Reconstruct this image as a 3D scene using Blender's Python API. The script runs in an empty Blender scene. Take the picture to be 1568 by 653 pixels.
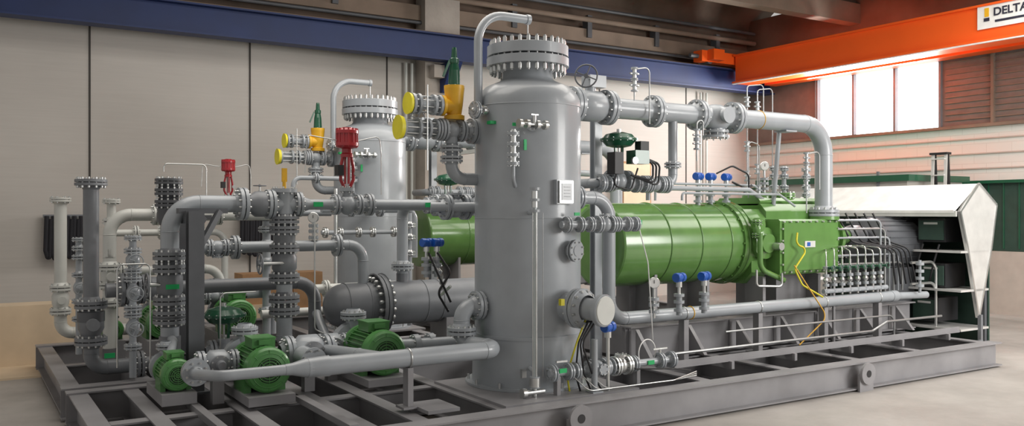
import bpy, math, random
from mathutils import Vector, Matrix
random.seed(3)
sc=bpy.context.scene
sc.view_settings.view_transform='Standard'
X=Vector((1,0,0));Y=Vector((0,1,0));Z=Vector((0,0,1))
def P(x,y,z): return Vector((x,y,z))

# ---------------------------------------------------------------- materials
def mat(name,col,rough=.45,metal=0.,noise=.1,scale=5.,bump=0.,coat=0.,emit=0.,bscale=None,detail=4.):
    m=bpy.data.materials.new(name); m.use_nodes=True; nt=m.node_tree; N=nt.nodes; L=nt.links
    b=N['Principled BSDF']; b.inputs['Roughness'].default_value=rough; b.inputs['Metallic'].default_value=metal
    if coat: b.inputs['Coat Weight'].default_value=coat; b.inputs['Coat Roughness'].default_value=.12
    tc=N.new('ShaderNodeTexCoord'); nz=N.new('ShaderNodeTexNoise'); nz.inputs['Scale'].default_value=scale; nz.inputs['Detail'].default_value=detail
    L.new(tc.outputs['Object'],nz.inputs['Vector'])
    cr=N.new('ShaderNodeValToRGB'); e=cr.color_ramp.elements
    e[0].position=.3; e[1].position=.7
    e[0].color=tuple(max(0,c*(1-noise)) for c in col)+(1,); e[1].color=tuple(min(1,c*(1+noise)) for c in col)+(1,)
    L.new(nz.outputs['Fac'],cr.inputs['Fac']); L.new(cr.outputs['Color'],b.inputs['Base Color'])
    if bump:
        bp=N.new('ShaderNodeBump'); bp.inputs['Strength'].default_value=bump; bp.inputs['Distance'].default_value=.02
        n2=N.new('ShaderNodeTexNoise'); n2.inputs['Scale'].default_value=bscale or scale*8; L.new(tc.outputs['Object'],n2.inputs['Vector'])
        L.new(n2.outputs['Fac'],bp.inputs['Height']); L.new(bp.outputs['Normal'],b.inputs['Normal'])
    if emit:
        b.inputs['Emission Color'].default_value=tuple(col)+(1,); b.inputs['Emission Strength'].default_value=emit
    return m
GRAY=mat('painted_steel_gray',(.335,.36,.385),.36,coat=.3,noise=.05)
LGRAY=mat('painted_steel_light',(.56,.57,.54),.4,noise=.05)
DGRAY=mat('painted_steel_dark',(.095,.10,.11),.45,noise=.1)
MGRAY=mat('painted_steel_mid',(.18,.19,.205),.42,noise=.1)
SKID=mat('skid_paint',(.26,.255,.265),.42,noise=.14,scale=2.5)
STEEL=mat('zinc_bolts',(.64,.65,.64),.28,.85,noise=.1)
STUD=mat('stud_steel',(.40,.41,.41),.35,.7)
GREEN=mat('compressor_green',(.115,.25,.062),.25,noise=.08,coat=.6)
MGREEN=mat('motor_green',(.07,.23,.06),.36,noise=.12,coat=.25)
DGREEN=mat('valve_dark_green',(.012,.09,.045),.3,coat=.4)
RED=mat('actuator_red',(.36,.012,.02),.35,coat=.4)
YEL=mat('valve_yellow',(.76,.42,.02),.4)
YCAP=mat('plastic_cap_yellow',(.78,.69,.03),.5)
BLUE=mat('transmitter_blue',(.01,.09,.42),.35,coat=.3)
BLACK=mat('black_rubber',(.015,.015,.017),.5)
DARK=mat('dark_grille',(.02,.05,.02),.6)
TAG=mat('green_tag',(.01,.42,.12),.5)
WHITE=mat('white_enamel',(.78,.78,.76),.35)
GLASS=mat('gauge_glass',(.5,.55,.55),.08,noise=.02)
SILVER=mat('brushed_sheet',(.70,.70,.68),.38,.35,noise=.08)
CBLUE=mat('crane_blue',(.006,.022,.10),.55,noise=.15,scale=1.5)
ORANGE=mat('crane_orange',(.92,.12,.012),.42,noise=.04,scale=1)
CONC=mat('concrete_pillar',(.40,.36,.32),.85,noise=.12,scale=2,bump=.2)
BROWN=mat('roof_concrete',(.14,.10,.075),.85,noise=.25,scale=1.2,bump=.2)
BROWN2=mat('roof_beam',(.22,.165,.125),.8,noise=.2,scale=1.5)
CARD=mat('cardboard',(.42,.24,.12),.8,noise=.12)
WOOD=mat('plywood',(.68,.54,.38),.7,noise=.08,scale=3)
CLOTH=mat('dark_cloth',(.02,.02,.025),.9)
CABLE_Y=mat('yellow_cable',(.62,.55,.02),.5)
CABLE_O=mat('orange_cable',(.6,.33,.03),.5)
BEIGE=mat('dado_paint',(.50,.43,.38),.7,noise=.06)
FENCE=mat('green_panel',(.028,.06,.045),.55,noise=.15)
SHUT=mat('brown_shutter',(.19,.15,.13),.6,noise=.12)
JOINT=mat('dark_panel_joint',(.06,.055,.05),.9)  # dark strips between the wall panels
PRINT=mat('sign_print',(.02,.02,.04),.6)
SKID_SHADE=mat('skid_floor_shade',(.04,.034,.028),.4,noise=.3,scale=3)  # near-black colour standing in for shade on the floor inside the skids

# ---------------------------------------------------------------- builder
class B:
    def __init__(s,name): s.n=name; s.v=[];s.f=[];s.m=[];s.sm=[];s.mats=[]
    def mi(s,m):
        if m not in s.mats: s.mats.append(m)
        return s.mats.index(m)
    def add(s,vs,fs,m,sm=False):
        o=len(s.v); s.v+= [tuple(v) for v in vs]; k=s.mi(m)
        for f in fs: s.f.append(tuple(i+o for i in f)); s.m.append(k); s.sm.append(sm)
    def lathe(s,o,ax,prof,m,seg=20,share=False,caps=True):
        q=ax.normalized().to_track_quat('Z','Y').to_matrix(); cs=[(math.cos(2*math.pi*i/seg),math.sin(2*math.pi*i/seg)) for i in range(seg)]
        def ring(h,r): return [o+q@Vector((c*r,d*r,h)) for c,d in cs]
        if share:
            vs=[];fs=[]
            for h,r in prof: vs+=ring(h,max(r,1e-4))
            for k in range(len(prof)-1):
                for i in range(seg):
                    j=(i+1)%seg; fs.append((k*seg+i,k*seg+j,(k+1)*seg+j,(k+1)*seg+i))
            s.add(vs,fs,m,True)
        else:
            for k in range(len(prof)-1):
                (h0,r0),(h1,r1)=prof[k],prof[k+1]
                vs=ring(h0,max(r0,1e-4))+ring(h1,max(r1,1e-4))
                s.add(vs,[(i,(i+1)%seg,seg+(i+1)%seg,seg+i) for i in range(seg)],m,True)
        if caps:
            if prof[0][1]>.001: s.add(ring(*prof[0]),[tuple(range(seg))[::-1]],m)
            if prof[-1][1]>.001: s.add(ring(*prof[-1]),[tuple(range(seg))],m)
    def cyl(s,a,b,r,m,seg=16,r1=None):
        d=b-a; s.lathe(a,d,[(0,r),(d.length,r if r1 is None else r1)],m,seg)
    def tube(s,pts,r,m,seg=16,bend=.15,n=7,caps=True):
        pts=[Vector(p) for p in pts]; path=[pts[0]]; welds=[]
        for i in range(1,len(pts)-1):
            p0,p1,p2=pts[i-1],pts[i],pts[i+1]; a=(p0-p1);b=(p2-p1)
            la,lb=a.length,b.length; a.normalize(); b.normalize(); ang=a.angle(b)
            if ang>3.1: continue
            R=min(bend,(min(la,lb)*.49)*math.tan(ang/2)); dd=R/math.tan(ang/2)
            t0=p1+a*dd; c=p1+(a+b).normalized()*(R/math.sin(ang/2)); u=t0-c; t2=p1+b*dd-c; w=u.angle(t2)
            axis=u.cross(t2).normalized()
            if r>.05: welds+=[(t0,a),(c+t2,b)]
            for k in range(n+1): path.append(c+Matrix.Rotation(w*k/n,3,axis)@u)
        path.append(pts[-1])
        for wp,wa in welds: s.torus(wp,wa,r,.004,m,seg,5)
        pp=[path[0]]
        for p in path[1:]:
            if (p-pp[-1]).length>1e-5: pp.append(p)
        path=pp; T=(path[1]-path[0]).normalized(); nrm=T.orthogonal().normalized(); vs=[];fs=[]
        for i,p in enumerate(path):
            if i==0: t=T
            elif i==len(path)-1: t=(path[i]-path[i-1]).normalized()
            else: t=((path[i+1]-path[i]).normalized()+(path[i]-path[i-1]).normalized()).normalized()
            nrm=(nrm-t*nrm.dot(t)).normalized(); bn=t.cross(nrm)
            for k in range(seg):
                a=2*math.pi*k/seg; vs.append(p+nrm*(math.cos(a)*r)+bn*(math.sin(a)*r))
        for i in range(len(path)-1):
            for k in range(seg):
                j=(k+1)%seg; fs.append((i*seg+k,i*seg+j,(i+1)*seg+j,(i+1)*seg+k))
        s.add(vs,fs,m,True)
        if caps:
            s.add(vs[:seg],[tuple(range(seg))[::-1]],m); s.add(vs[-seg:],[tuple(range(seg))],m)
    def box(s,c,sz,m,rz=0.,M=None):
        c=Vector(c); R=M or Matrix.Rotation(rz,3,'Z'); h=[x/2 for x in sz]
        vs=[c+R@Vector((a*h[0],b*h[1],d*h[2])) for a in(-1,1) for b in(-1,1) for d in(-1,1)]
        s.add(vs,[(0,1,3,2),(4,6,7,5),(0,4,5,1),(2,3,7,6),(0,2,6,4),(1,5,7,3)],m)
    def bar(s,a,b,w,h,m,up=Z,off=(0,0)):
        a=Vector(a);b=Vector(b);d=(b-a);L=d.length;d.normalize()
        if abs(d.dot(up))>.99: up=Y
        sd=d.cross(up).normalized(); u=sd.cross(d).normalized()
        M=Matrix((sd,d,u)).transposed(); c=(a+b)/2+sd*off[0]+u*off[1]; s.box(c,(w,L,h),m,M=M)
    def ibeam(s,a,b,w,h,m,t=.016,up=Z):
        s.bar(a,b,w,t,m,up,(0,h/2-t/2)); s.bar(a,b,w,t,m,up,(0,-h/2+t/2)); s.bar(a,b,t*.8,h-2*t,m,up)
    def sphere(s,c,r,m,sc=(1,1,1),seg=16,rings=8):
        vs=[];fs=[]
        for i in range(rings+1):
            p=math.pi*i/rings
            for k in range(seg):
                a=2*math.pi*k/seg; vs.append(Vector(c)+Vector((math.sin(p)*math.cos(a)*r*sc[0],math.sin(p)*math.sin(a)*r*sc[1],math.cos(p)*r*sc[2])))
        for i in range(rings):
            for k in range(seg):
                j=(k+1)%seg; fs.append((i*seg+k,(i+1)*seg+k,(i+1)*seg+j,i*seg+j))
        s.add(vs,fs,m,True)
    def torus(s,c,ax,R,r,m,seg=24,ss=6):
        q=ax.normalized().to_track_quat('Z','Y').to_matrix(); vs=[];fs=[]
        for i in range(seg):
            a=2*math.pi*i/seg
            for k in range(ss):
                b=2*math.pi*k/ss; vs.append(Vector(c)+q@Vector(((R+r*math.cos(b))*math.cos(a),(R+r*math.cos(b))*math.sin(a),r*math.sin(b))))
        for i in range(seg):
            for k in range(ss):
                fs.append((i*ss+k,((i+1)%seg)*ss+k,((i+1)%seg)*ss+(k+1)%ss,i*ss+(k+1)%ss))
        s.add(vs,fs,m,True)
    def prism(s,pts,d,m):
        n=len(pts); a=[Vector(p) for p in pts]; b=[p+Vector(d) for p in a]
        s.add(a+b,[tuple(range(n))[::-1],tuple(range(n,2*n))]+[(i,(i+1)%n,n+(i+1)%n,n+i) for i in range(n)],m)
    def bolts(s,c,ax,R,n,L,rb,m=None):
        q=ax.normalized().to_track_quat('Z','Y').to_matrix()
        for i in range(n):
            a=2*math.pi*(i+.5)/n; p=c+q@Vector((R*math.cos(a),R*math.sin(a),0)); d=ax.normalized()*(L/2)
            s.cyl(p-d,p+d,rb*.62,STUD,6)
            s.cyl(p-d*.92,p-d*.62,rb,m or STEEL,6); s.cyl(p+d*.62,p+d*.92,rb,m or STEEL,6)
    def flange(s,p,ax,rp,R,m,t=None,n=None,seg=24,neck=True):
        t=t or R*.2; g=.006; n=n or (8 if R<.13 else 12); ax=ax.normalized()
        for k in(-1,1):
            a=ax*k
            pr=[(g,rp),(g,R),(g+t,R),(g+t,rp*1.35)]+([(g+t*2.4,rp*1.0)] if neck else [])
            s.lathe(p,a,pr,m,seg,caps=False)
        s.lathe(p,ax,[(-g*1.01,R*.72),(g*1.01,R*.72)],DGRAY,seg,caps=False)
        s.bolts(p,ax,(R+rp*1.15)/2 if R>rp*1.5 else R*.86,n,2*(t+g)+R*.3,max(.007,R*.082))
    def blind(s,p,ax,rp,R,m,t=None,n=None):
        t=t or R*.2; ax=ax.normalized(); n=n or(8 if R<.13 else 12)
        s.lathe(p,ax,[(-t*2.4,rp),(-t,rp*1.35),(-t,R),(-.004,R)],m,24,caps=False)
        s.lathe(p,ax,[(.004,R*.99),(t,R*.99),(t,R*.5),(t+.006,R*.5)],m,24)
        s.bolts(p,ax,R*.82,n,2*t+R*.32,max(.007,R*.082))
    def wheel(s,c,ax,R,m=MGRAY,r=None):
        r=r or R*.09; s.torus(c,ax,R,r,m,24,6); q=ax.normalized().to_track_quat('Z','Y').to_matrix()
        for k in range(4):
            a=k*math.pi/2+.4; s.cyl(c,c+q@Vector((R*math.cos(a),R*math.sin(a),0)),r*.8,m,6)
        s.cyl(c-ax*R*.2,c+ax*R*.2,R*.2,m,10)
    def valve(s,p,ax,rp,R,m,L=None,up=None,stem=0,wheel=0,wm=MGRAY):
        L=L or R*1.9; ax=ax.normalized()
        s.lathe(p,ax,[(-L/2,rp*1.1),(-L*.3,rp*1.15),(-L*.15,R*.82),(L*.15,R*.82),(L*.3,rp*1.15),(L/2,rp*1.1)],m,20,share=True)
        for k in(-1,1): s.flange(p+ax*(k*L/2),ax,rp,R,m,n=8)
        if up is not None:
            s.cyl(p,p+up*(R*.95),R*.42,m,14); s.lathe(p+up*(R*.95),up,[(0,R*.62),(R*.16,R*.62)],m,16); s.bolts(p+up*(R*1.03),up,R*.52,6,R*.4,.008)
            if stem:
                s.cyl(p+up*R,p+up*(R+stem),.012,STEEL,8); s.cyl(p+up*R,p+up*(R+stem*.55),R*.22,m,10)
            if wheel: s.wheel(p+up*(R+stem),up,wheel,wm)
    def tag(s,p,sz=(.10,.012,.05),rz=0.): s.box(p,sz,TAG,rz)
    def done(s,origin=None):
        me=bpy.data.meshes.new(s.n+'_mesh'); me.from_pydata(s.v,[],s.f); 
        for m in s.mats: me.materials.append(m)
        me.polygons.foreach_set('material_index',s.m); me.polygons.foreach_set('use_smooth',s.sm); me.update()
        ob=bpy.data.objects.new(s.n,me); sc.collection.objects.link(ob); return ob
def az(d): return Vector((math.cos(math.radians(d)),math.sin(math.radians(d)),0))
CAM_AZ=-122.3

# ---------------------------------------------------------------- room
XR=17.4; YB=16.0; HC=7.0
def wall_mat():
    m=bpy.data.materials.new('precast_wall_panels'); m.use_nodes=True; nt=m.node_tree;N=nt.nodes;L=nt.links;b=N['Principled BSDF']
    b.inputs['Roughness'].default_value=.8
    tc=N.new('ShaderNodeTexCoord'); mp=N.new('ShaderNodeMapping'); mp.inputs['Scale'].default_value=(.35,1,9)
    nz=N.new('ShaderNodeTexNoise'); nz.inputs['Scale'].default_value=3; nz.inputs['Detail'].default_value=8
    L.new(tc.outputs['Object'],mp.inputs['Vector']); L.new(mp.outputs[0],nz.inputs['Vector'])
    n2=N.new('ShaderNodeTexNoise'); n2.inputs['Scale'].default_value=.6; n2.inputs['Detail'].default_value=6; L.new(tc.outputs['Object'],n2.inputs['Vector'])
    mx=N.new('ShaderNodeMix'); mx.data_type='RGBA'; mx.inputs[6].default_value=(.42,.395,.365,1); mx.inputs[7].default_value=(.60,.57,.53,1)
    ad=N.new('ShaderNodeMath'); ad.operation='MULTIPLY_ADD'; ad.inputs[1].default_value=.45
    m2=N.new('ShaderNodeMath'); m2.operation='MULTIPLY'; m2.inputs[1].default_value=.6
    L.new(n2.outputs['Fac'],m2.inputs[0]); L.new(nz.outputs['Fac'],ad.inputs[0]); L.new(m2.outputs[0],ad.inputs[2])
    L.new(ad.outputs[0],mx.inputs[0]); L.new(mx.outputs[2],b.inputs['Base Color'])
    bp=N.new('ShaderNodeBump'); bp.inputs['Strength'].default_value=.3; L.new(nz.outputs['Fac'],bp.inputs['Height']); L.new(bp.outputs[0],b.inputs['Normal'])
    return m
def block_mat():
    m=bpy.data.materials.new('painted_block_wall'); m.use_nodes=True; nt=m.node_tree;N=nt.nodes;L=nt.links;b=N['Principled BSDF']
    b.inputs['Roughness'].default_value=.8
    tc=N.new('ShaderNodeTexCoord')
    sp=N.new('ShaderNodeSeparateXYZ'); cb=N.new('ShaderNodeCombineXYZ'); L.new(tc.outputs['Object'],sp.inputs[0]); L.new(sp.outputs[1],cb.inputs[0]); L.new(sp.outputs[2],cb.inputs[1])
    br=N.new('ShaderNodeTexBrick'); br.inputs['Scale'].default_value=1; br.inputs['Brick Width'].default_value=.5; br.inputs['Row Height'].default_value=.2; br.inputs['Mortar Size'].default_value=.006
    br.inputs['Color1'].default_value=(.76,.74,.69,1); br.inputs['Color2'].default_value=(.74,.715,.67,1); br.inputs['Mortar'].default_value=(.66,.63,.58,1)
    L.new(cb.outputs[0],br.inputs['Vector']); L.new(br.outputs['Color'],b.inputs['Base Color']); return m
def floor_mat():
    m=bpy.data.materials.new('concrete_floor'); m.use_nodes=True; nt=m.node_tree;N=nt.nodes;L=nt.links;b=N['Principled BSDF']
    tc=N.new('ShaderNodeTexCoord'); nz=N.new('ShaderNodeTexNoise'); nz.inputs['Scale'].default_value=.8; nz.inputs['Detail'].default_value=10; nz.inputs['Roughness'].default_value=.7
    L.new(tc.outputs['Object'],nz.inputs['Vector']); cr=N.new('ShaderNodeValToRGB'); e=cr.color_ramp.elements
    e[0].position=.3;e[0].color=(.29,.27,.25,1);e[1].position=.72;e[1].color=(.45,.425,.395,1)
    L.new(nz.outputs['Fac'],cr.inputs['Fac']); L.new(cr.outputs[0],b.inputs['Base Color'])
    n2=N.new('ShaderNodeTexNoise'); n2.inputs['Scale'].default_value=4; n2.inputs['Detail'].default_value=6; L.new(tc.outputs['Object'],n2.inputs['Vector'])
    mr=N.new('ShaderNodeMapRange'); mr.inputs[3].default_value=.38; mr.inputs[4].default_value=.7; L.new(n2.outputs['Fac'],mr.inputs[0]); L.new(mr.outputs[0],b.inputs['Roughness'])
    return m
WALL=wall_mat(); BLOCK=block_mat(); FLOOR=floor_mat()
b=B('floor'); b.box((6.5,6,-.1),(24,22,.2),FLOOR); b.done()
b=B('wall_back'); b.box((6.5,YB+.15,2.75),(24,.3,5.5),WALL)
b.box((6.5,YB+.2,6.35),(24,.3,1.7),BROWN)
for x in [-3.5,-.83,1.84,4.48,7.18,9.85,12.5,15.2]:
    b.box((x,YB-.003,2.75),(.03,.012,5.5),JOINT)
b.done()
b=B('wall_right')
b.box((XR+.15,3.0,.62),(.3,17,1.25),BEIGE); b.box((XR+.15,3.0,1.93),(.3,17,1.36),FENCE); b.box((XR+.15,5.5,3.17),(.3,22,1.14),BLOCK)
b.box((XR+.15,13.75,1.3),(.3,4.5,2.6),BLOCK)
b.box((XR+.15,14.95,4.48),(.3,2.1,1.5),SHUT); b.box((XR+.15,2.6,4.48),(.3,16.2,1.5),SHUT)
b.box((XR+.15,5.5,6.1),(.3,22,1.76),BROWN)
for i in range(40): b.box((XR-.01,11.2-i*.3,1.95),(.03,.02,1.3),DGREEN)
for i in range(12): b.box((XR-.01,5.0,3.8+i*.12),(.04,11.2,.02),BROWN2)
b.box((XR-.02,9.6,4.48),(.1,.06,1.46),BROWN2)
b.box((XR-.05,5.5,2.62),(.14,22,.06),DGREEN); b.box((XR-.05,5.5,3.76),(.14,22,.06),BROWN2)
for z in (2.9,3.2,3.5): b.box((XR-.02,5.5,z),(.04,21,.025),BEIGE)
b.done()
WIN=mat('daylight_glass',(.93,.97,1.0),.2,noise=.03,emit=4.0)
b=B('window_1'); b.box((XR+.1,12.25,4.48),(.05,3.1,1.42),WIN)
for y in (10.7,11.75,12.8,13.8): b.box((XR-.02,y,4.48),(.1,.05,1.46),MGRAY)
for z in (3.77,5.2): b.box((XR-.02,12.25,z),(.1,3.15,.05),MGRAY)
b.done()
b=B('ceiling')
n=12; W=3.2
for k in range(5):
    y0=YB-.0-k*W
    vs=[];fs=[]
    for i in range(n+1):
        a=math.pi*i/n; yy=y0-W/2+math.cos(a)*W/2; zz=6.7+math.sin(a)*.9
        vs+=[(-5.5,yy,zz),(18,yy,zz),(-5.5,yy,zz+.1),(18,yy,zz+.1)]
    for i in range(n):
        o=i*4;p=o+4; fs+=[(o,o+1,p+1,p),(o+2,p+2,p+3,o+3)]
    b.add(vs,fs,BROWN,True)
    b.box((6.25,y0-W,6.55),(23.5,.3,.45),BROWN2)
b.done()
b=B('trim_1')
b.box((6.5,YB-.12,6.0),(24,.25,.3),BROWN2); b.box((6.5,YB-.06,5.62),(24,.12,.1),BROWN)
b.cyl(P(-5,15.7,6.35),P(17.3,15.7,6.35),.06,BROWN2,10); b.cyl(P(-5,15.75,5.8),P(17.3,15.75,5.8),.035,DGRAY,8)
b.cyl(P(-5,15.7,6.6),P(17.3,15.7,6.6),.04,DGRAY,8)
for x in range(-4,17,2): b.box((x,15.8,6.2),(.12,.2,.5),DGRAY)
b.done()
b=B('concrete_column'); b.box((8.2,15.78,3.15),(.78,.42,6.3),CONC); b.box((8.2,15.6,4.8),(.6,.5,.25),CONC); b.done()
b=B('crane_runway_beam')
b.bar((-5,15.2,4.99),(17.3,15.2,4.99),.32,.03,CBLUE); b.bar((-5,15.2,5.47),(17.3,15.2,5.47),.32,.03,CBLUE); b.bar((-5,15.2,5.23),(17.3,15.2,5.23),.03,.46,CBLUE)
b.box((-5+11.15,15.2,5.5),(22.3,.06,.05),BROWN2)
for x in (8.25,): 
    b.prism([(x-.12,15.55,4.97),(x-.12,15.05,4.97),(x-.12,15.45,4.4),(x-.12,15.55,4.4)],(.24,0,0),CBLUE)
b.done()
b=B('overhead_crane')
xc=15.97; dz=-.05
b.box((xc,7.8,5.5+dz),(.42,14.2,.62),ORANGE); b.box((xc-.02,7.8,5.17+dz),(.62,14.2,.04),ORANGE); b.box((xc,7.8,5.82+dz),(.56,14.2,.04),ORANGE)
b.box((xc-.3,7.8,5.14+dz),(.05,14.2,.03),WHITE)  # flange edge highlight, laid on as a white strip
b.box((xc+1.0,7.8,5.42),(.4,14.2,.55),ORANGE)
b.box((xc+.0,15.1,5.7),(2.5,.28,.26),ORANGE)
for x in(xc-.95,xc+1.0): b.cyl(P(x,15.0,5.64),P(x,15.3,5.64),.11,DGRAY,16)
b.box((xc-.9,14.85,5.72),(.35,.2,.25),ORANGE); b.cyl(P(xc-1.25,15.1,5.7),P(xc-1.5,15.1,5.7),.05,DGRAY,10)
b.box((xc-.24,8.0,5.55),(.02,1.95,.42),WHITE)
b.box((xc-.255,8.8,5.63),(.01,.08,.16),YEL); b.box((xc-.26,8.8,5.5),(.01,.1,.06),PRINT)
b.box((xc-.255,8.0,5.45),(.01,1.3,.04),PRINT)
crane=b.done()
cu=bpy.data.curves.new('sign_text','FONT'); cu.body='DELTA i'; cu.size=.2; cu.extrude=.003; cu.offset=.004; cu.materials.append(PRINT)
t=bpy.data.objects.new('sign_text',cu); sc.collection.objects.link(t); t.matrix_world=Matrix.Translation((xc-.262,8.68,5.55))@Matrix(((0,0,-1,0),(-1,0,0,0),(0,1,0,0),(0,0,0,1))); t.parent=crane

# ---------------------------------------------------------------- skid
b=B('steel_skid_frame')
def IB(a,c,w=.16,hh=.3,z=.17): b.ibeam(Vector((a[0],a[1],z)),Vector((c[0],c[1],z)),w,hh,SKID)
IB((.85,6.3),(11.45,6.3),.18); IB((.85,9.15),(11.45,9.15))
b.box((6.2,7.75,.012),(10.4,2.75,.012),SKID_SHADE)  # dark sheet, paints the shade between the beams
for a,c in((1.04,2.02),(2.18,5.3),(5.5,11.3)): IB((a,7.75),(c,7.75),.14,.26,.16)
for x in (.95,1.4,2.1,2.75,3.2,4.0,5.4,6.4,7.6,8.8,10,11.37): IB((x,6.3),(x,9.15),.14 if x not in(.95,11.37) else .16,.28,.163)
b.box((4.75,7.1,.315),(1.5,1.35,.025),SKID)
for x in (4.6,8.6):
    b.lathe(P(x,6.17,.2),-Y,[(0,.12),(.03,.12)],SKID,24); b.lathe(P(x,6.14,.2),-Y,[(0,.04),(.004,.04)],BLACK,16)
    b.box((x,6.185,.1),(.24,.03,.2),SKID)
b.box((3.45,6.72,.335),(.3,.4,.03),SKID); b.bar((2.6,6.4,.33),(2.6,7.7,.33),.08,.05,SKID)
b.bar((1.75,6.35,.30),(1.75,9.1,.30),.07,.06,SKID)
b.done()
b=B('steel_skid_frame')
IB((.83,9.42),(11.45,9.42),.18); IB((.83,12.6),(3.2,12.6),.18); IB((1.0,11.0),(11.45,11.0),.14,.26,.16); IB((3.2,13.9),(11.45,13.9))
b.box((2.1,11.0,.012),(2.3,3.0,.012),SKID_SHADE); b.box((7.3,11.6,.012),(8,4.2,.012),SKID_SHADE)  # dark sheets, shade under the rear skid put into colour
for x in (.93,1.6,2.4,3.2,4.2,5.6,7,8.4,10,11.37): IB((x,9.42),(x,12.6 if x<3 else 13.9),.16 if x<1 else .14,.28,.163)
b.box((5.1,12.1,.315),(1.3,1.3,.025),SKID)
b.done()

# ---------------------------------------------------------------- vessels
def vessel(ox,oy,full):
    b=B('separator_vessel'); c=P(4.8+ox,7.3+oy,0); S=64
    b.lathe(c,Z,[(.329,.62),(.352,.62),(.352,.555),(.8,.545)],GRAY,S,caps=False)
    b.lathe(c,Z,[(.8,.55),(.83,.55)],GRAY,S)
    for i in range(12):
        d=az(i*30); b.cyl(c+d*.59+Z*.34,c+d*.59+Z*.4,.014,STEEL,6)
    b.lathe(c,Z,[(.83,.528),(3.04,.528),(3.12,.518),(3.19,.48),(3.245,.42),(3.28,.34),(3.31,.27),(3.34,.25),(3.46,.25)],GRAY,S,share=True,caps=False)
    b.torus(c+Z*3.04,Z,.528,.005,GRAY,64,6); b.torus(c+Z*1.95,Z,.527,.004,GRAY,64,6)
    b.lathe(c,Z,[(3.40,.25),(3.45,.30),(3.45,.41),(3.53,.41),(3.53,.3)],GRAY,S,caps=False)
    b.lathe(c,Z,[(3.55,.3),(3.55,.405),(3.65,.405),(3.65,.38),(3.66,.37)],GRAY,S)
    b.lathe(c,Z,[(3.52,.33),(3.56,.33)],DGRAY,S)
    b.bolts(c+Z*3.545,Z,.365,28,.34,.022)
    b.tube([c+P(-.57,0,2.98),c+P(-.57,0,3.93),c+P(.0,0,3.93)],.042,GRAY,14,bend=.42,n=10); b.cyl(c+P(-.56,0,2.99),c+P(-.5,0,2.99),.03,GRAY); b.box(c+P(-.545,0,3.02),(.1,.1,.03),GRAY)
    b.cyl(c+P(0,0,3.66),c+P(0,0,3.93),.008,STEEL,8); b.torus(c+P(0,0,3.68),X,.03,.008,STEEL,12)
    b.lathe(c+P(0,0,3.93),X,[(-.02,.05),(.02,.05)],GRAY,14)
    def noz(a,z,r,R,L,bl=True):
        d=az(a); p=c+d*.5+Z*z; b.cyl(p,p+d*L,r,GRAY); 
        (b.blind if bl else b.flange)(p+d*L,d,r,R,GRAY); return p+d*L,d
    p,d=noz(CAM_AZ-50,2.98,.04,.085,.16)
    b.tube([p,p+d*.05+P(0,0,0),p+d*.07+X*.15,p+d*.07+X*.3],.018,STEEL,10,bend=.03); b.cyl(p+d*.07+X*.14-Z*.03,p+d*.07+X*.2+Z*.0,.028,STEEL,8)
    for k in(.1,.16,.24): b.lathe(p+d*.07+X*k,X,[(-.015,.045),(.015,.045)],STEEL,12)
    g=p+d*.09+X*.3
    b.lathe(g,az(CAM_AZ),[(-.03,.055),(.02,.06),(.028,.055)],STEEL,20); b.lathe(g+az(CAM_AZ)*.029,az(CAM_AZ),[(0,.052),(.001,.052)],WHITE,20); b.box(g+az(CAM_AZ)*.034+Z*.012,(.004,.004,.035),BLACK)
    b.tag(c+az(CAM_AZ-40)*.54+P(0,0,2.86),(.07,.07,.03))
    p,d=noz(CAM_AZ+3,2.82,.025,.06,.1,False)
    b.cyl(p-X*.15+d*.05,p+X*.18+d*.05,.016,STEEL,10)
    for k in(-.14,-.06,.05,.14): b.lathe(p+X*k+d*.05,X,[(-.015,.045),(.015,.045)],STEEL,12)
    b.cyl(p+X*.02+d*.05,p+X*.02+d*.05+Z*.08,.02,STEEL,8); b.box(p+X*.02+d*.05+Z*.09,(.08,.02,.012),STEEL)
    q=c+az(CAM_AZ-14)*.6+Z*2.66
    b.cyl(q-Z*.22,q+Z*.12,.03,STEEL,12)
    for k in(-.2,-.12,-.02,.08): b.lathe(q+Z*k,Z,[(-.014,.06),(.014,.06)],GRAY,14); b.bolts(q+Z*k,Z,.048,6,.05,.008)
    b.tube([q-Z*.22,q-Z*.36,q-Z*.42+az(CAM_AZ-14)*-.1],.02,GRAY,10,bend=.08)
    b.cyl(q+Z*.08,q+Z*.08-az(CAM_AZ-14)*.12,.03,GRAY,12); b.tag(q+P(.12,-.02,-.02),(.03,.01,.1)); b.tag(q+P(-.02,-.06,.16),(.05,.01,.03))
    if full:
        d=az(CAM_AZ+38); M=Matrix((Vector((-d.y,d.x,0)),d,Z)).transposed()
        b.box(c+d*.57+Z*2.2,(.17,.03,.21),STEEL,M=M); b.box(c+d*.588+Z*2.2,(.13,.004,.16),GRAY,M=M)
        for k in range(4): b.box(c+d*.5915+Z*(2.245-k*.03),(.08,.002,.004),MGRAY,M=M)
        b.box(c+d*.54+Z*2.2,(.21,.05,.23),GRAY,M=M)
        noz(CAM_AZ+48,1.64,.06,.105,.1)
        d=az(-77); p=c+Z*1.1; b.cyl(p+d*.45,p+d*.7,.14,GRAY,24); b.flange(p+d*.68,d,.13,.19,GRAY,n=12)
        b.cyl(p+d*.7,p+d*.98,.105,GRAY,24); b.lathe(p+d*.93,d,[(0,.15),(.05,.15),(.055,.14),(.055,.145)],GRAY,32); b.lathe(p+d*.985,d,[(0,.135),(.01,.13)],LGRAY,32)
        for k in range(4):
            a=p+d*(.75+.04*k)-Z*.1; b.tube([a,a+P(-.1-.02*k,0,-.2),a+P(-.18+.06*k,.05,-.5),a+P(-.1+.1*k,.1,-.75)],.009,BLACK if k else CABLE_Y,6,bend=.1)
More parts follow.
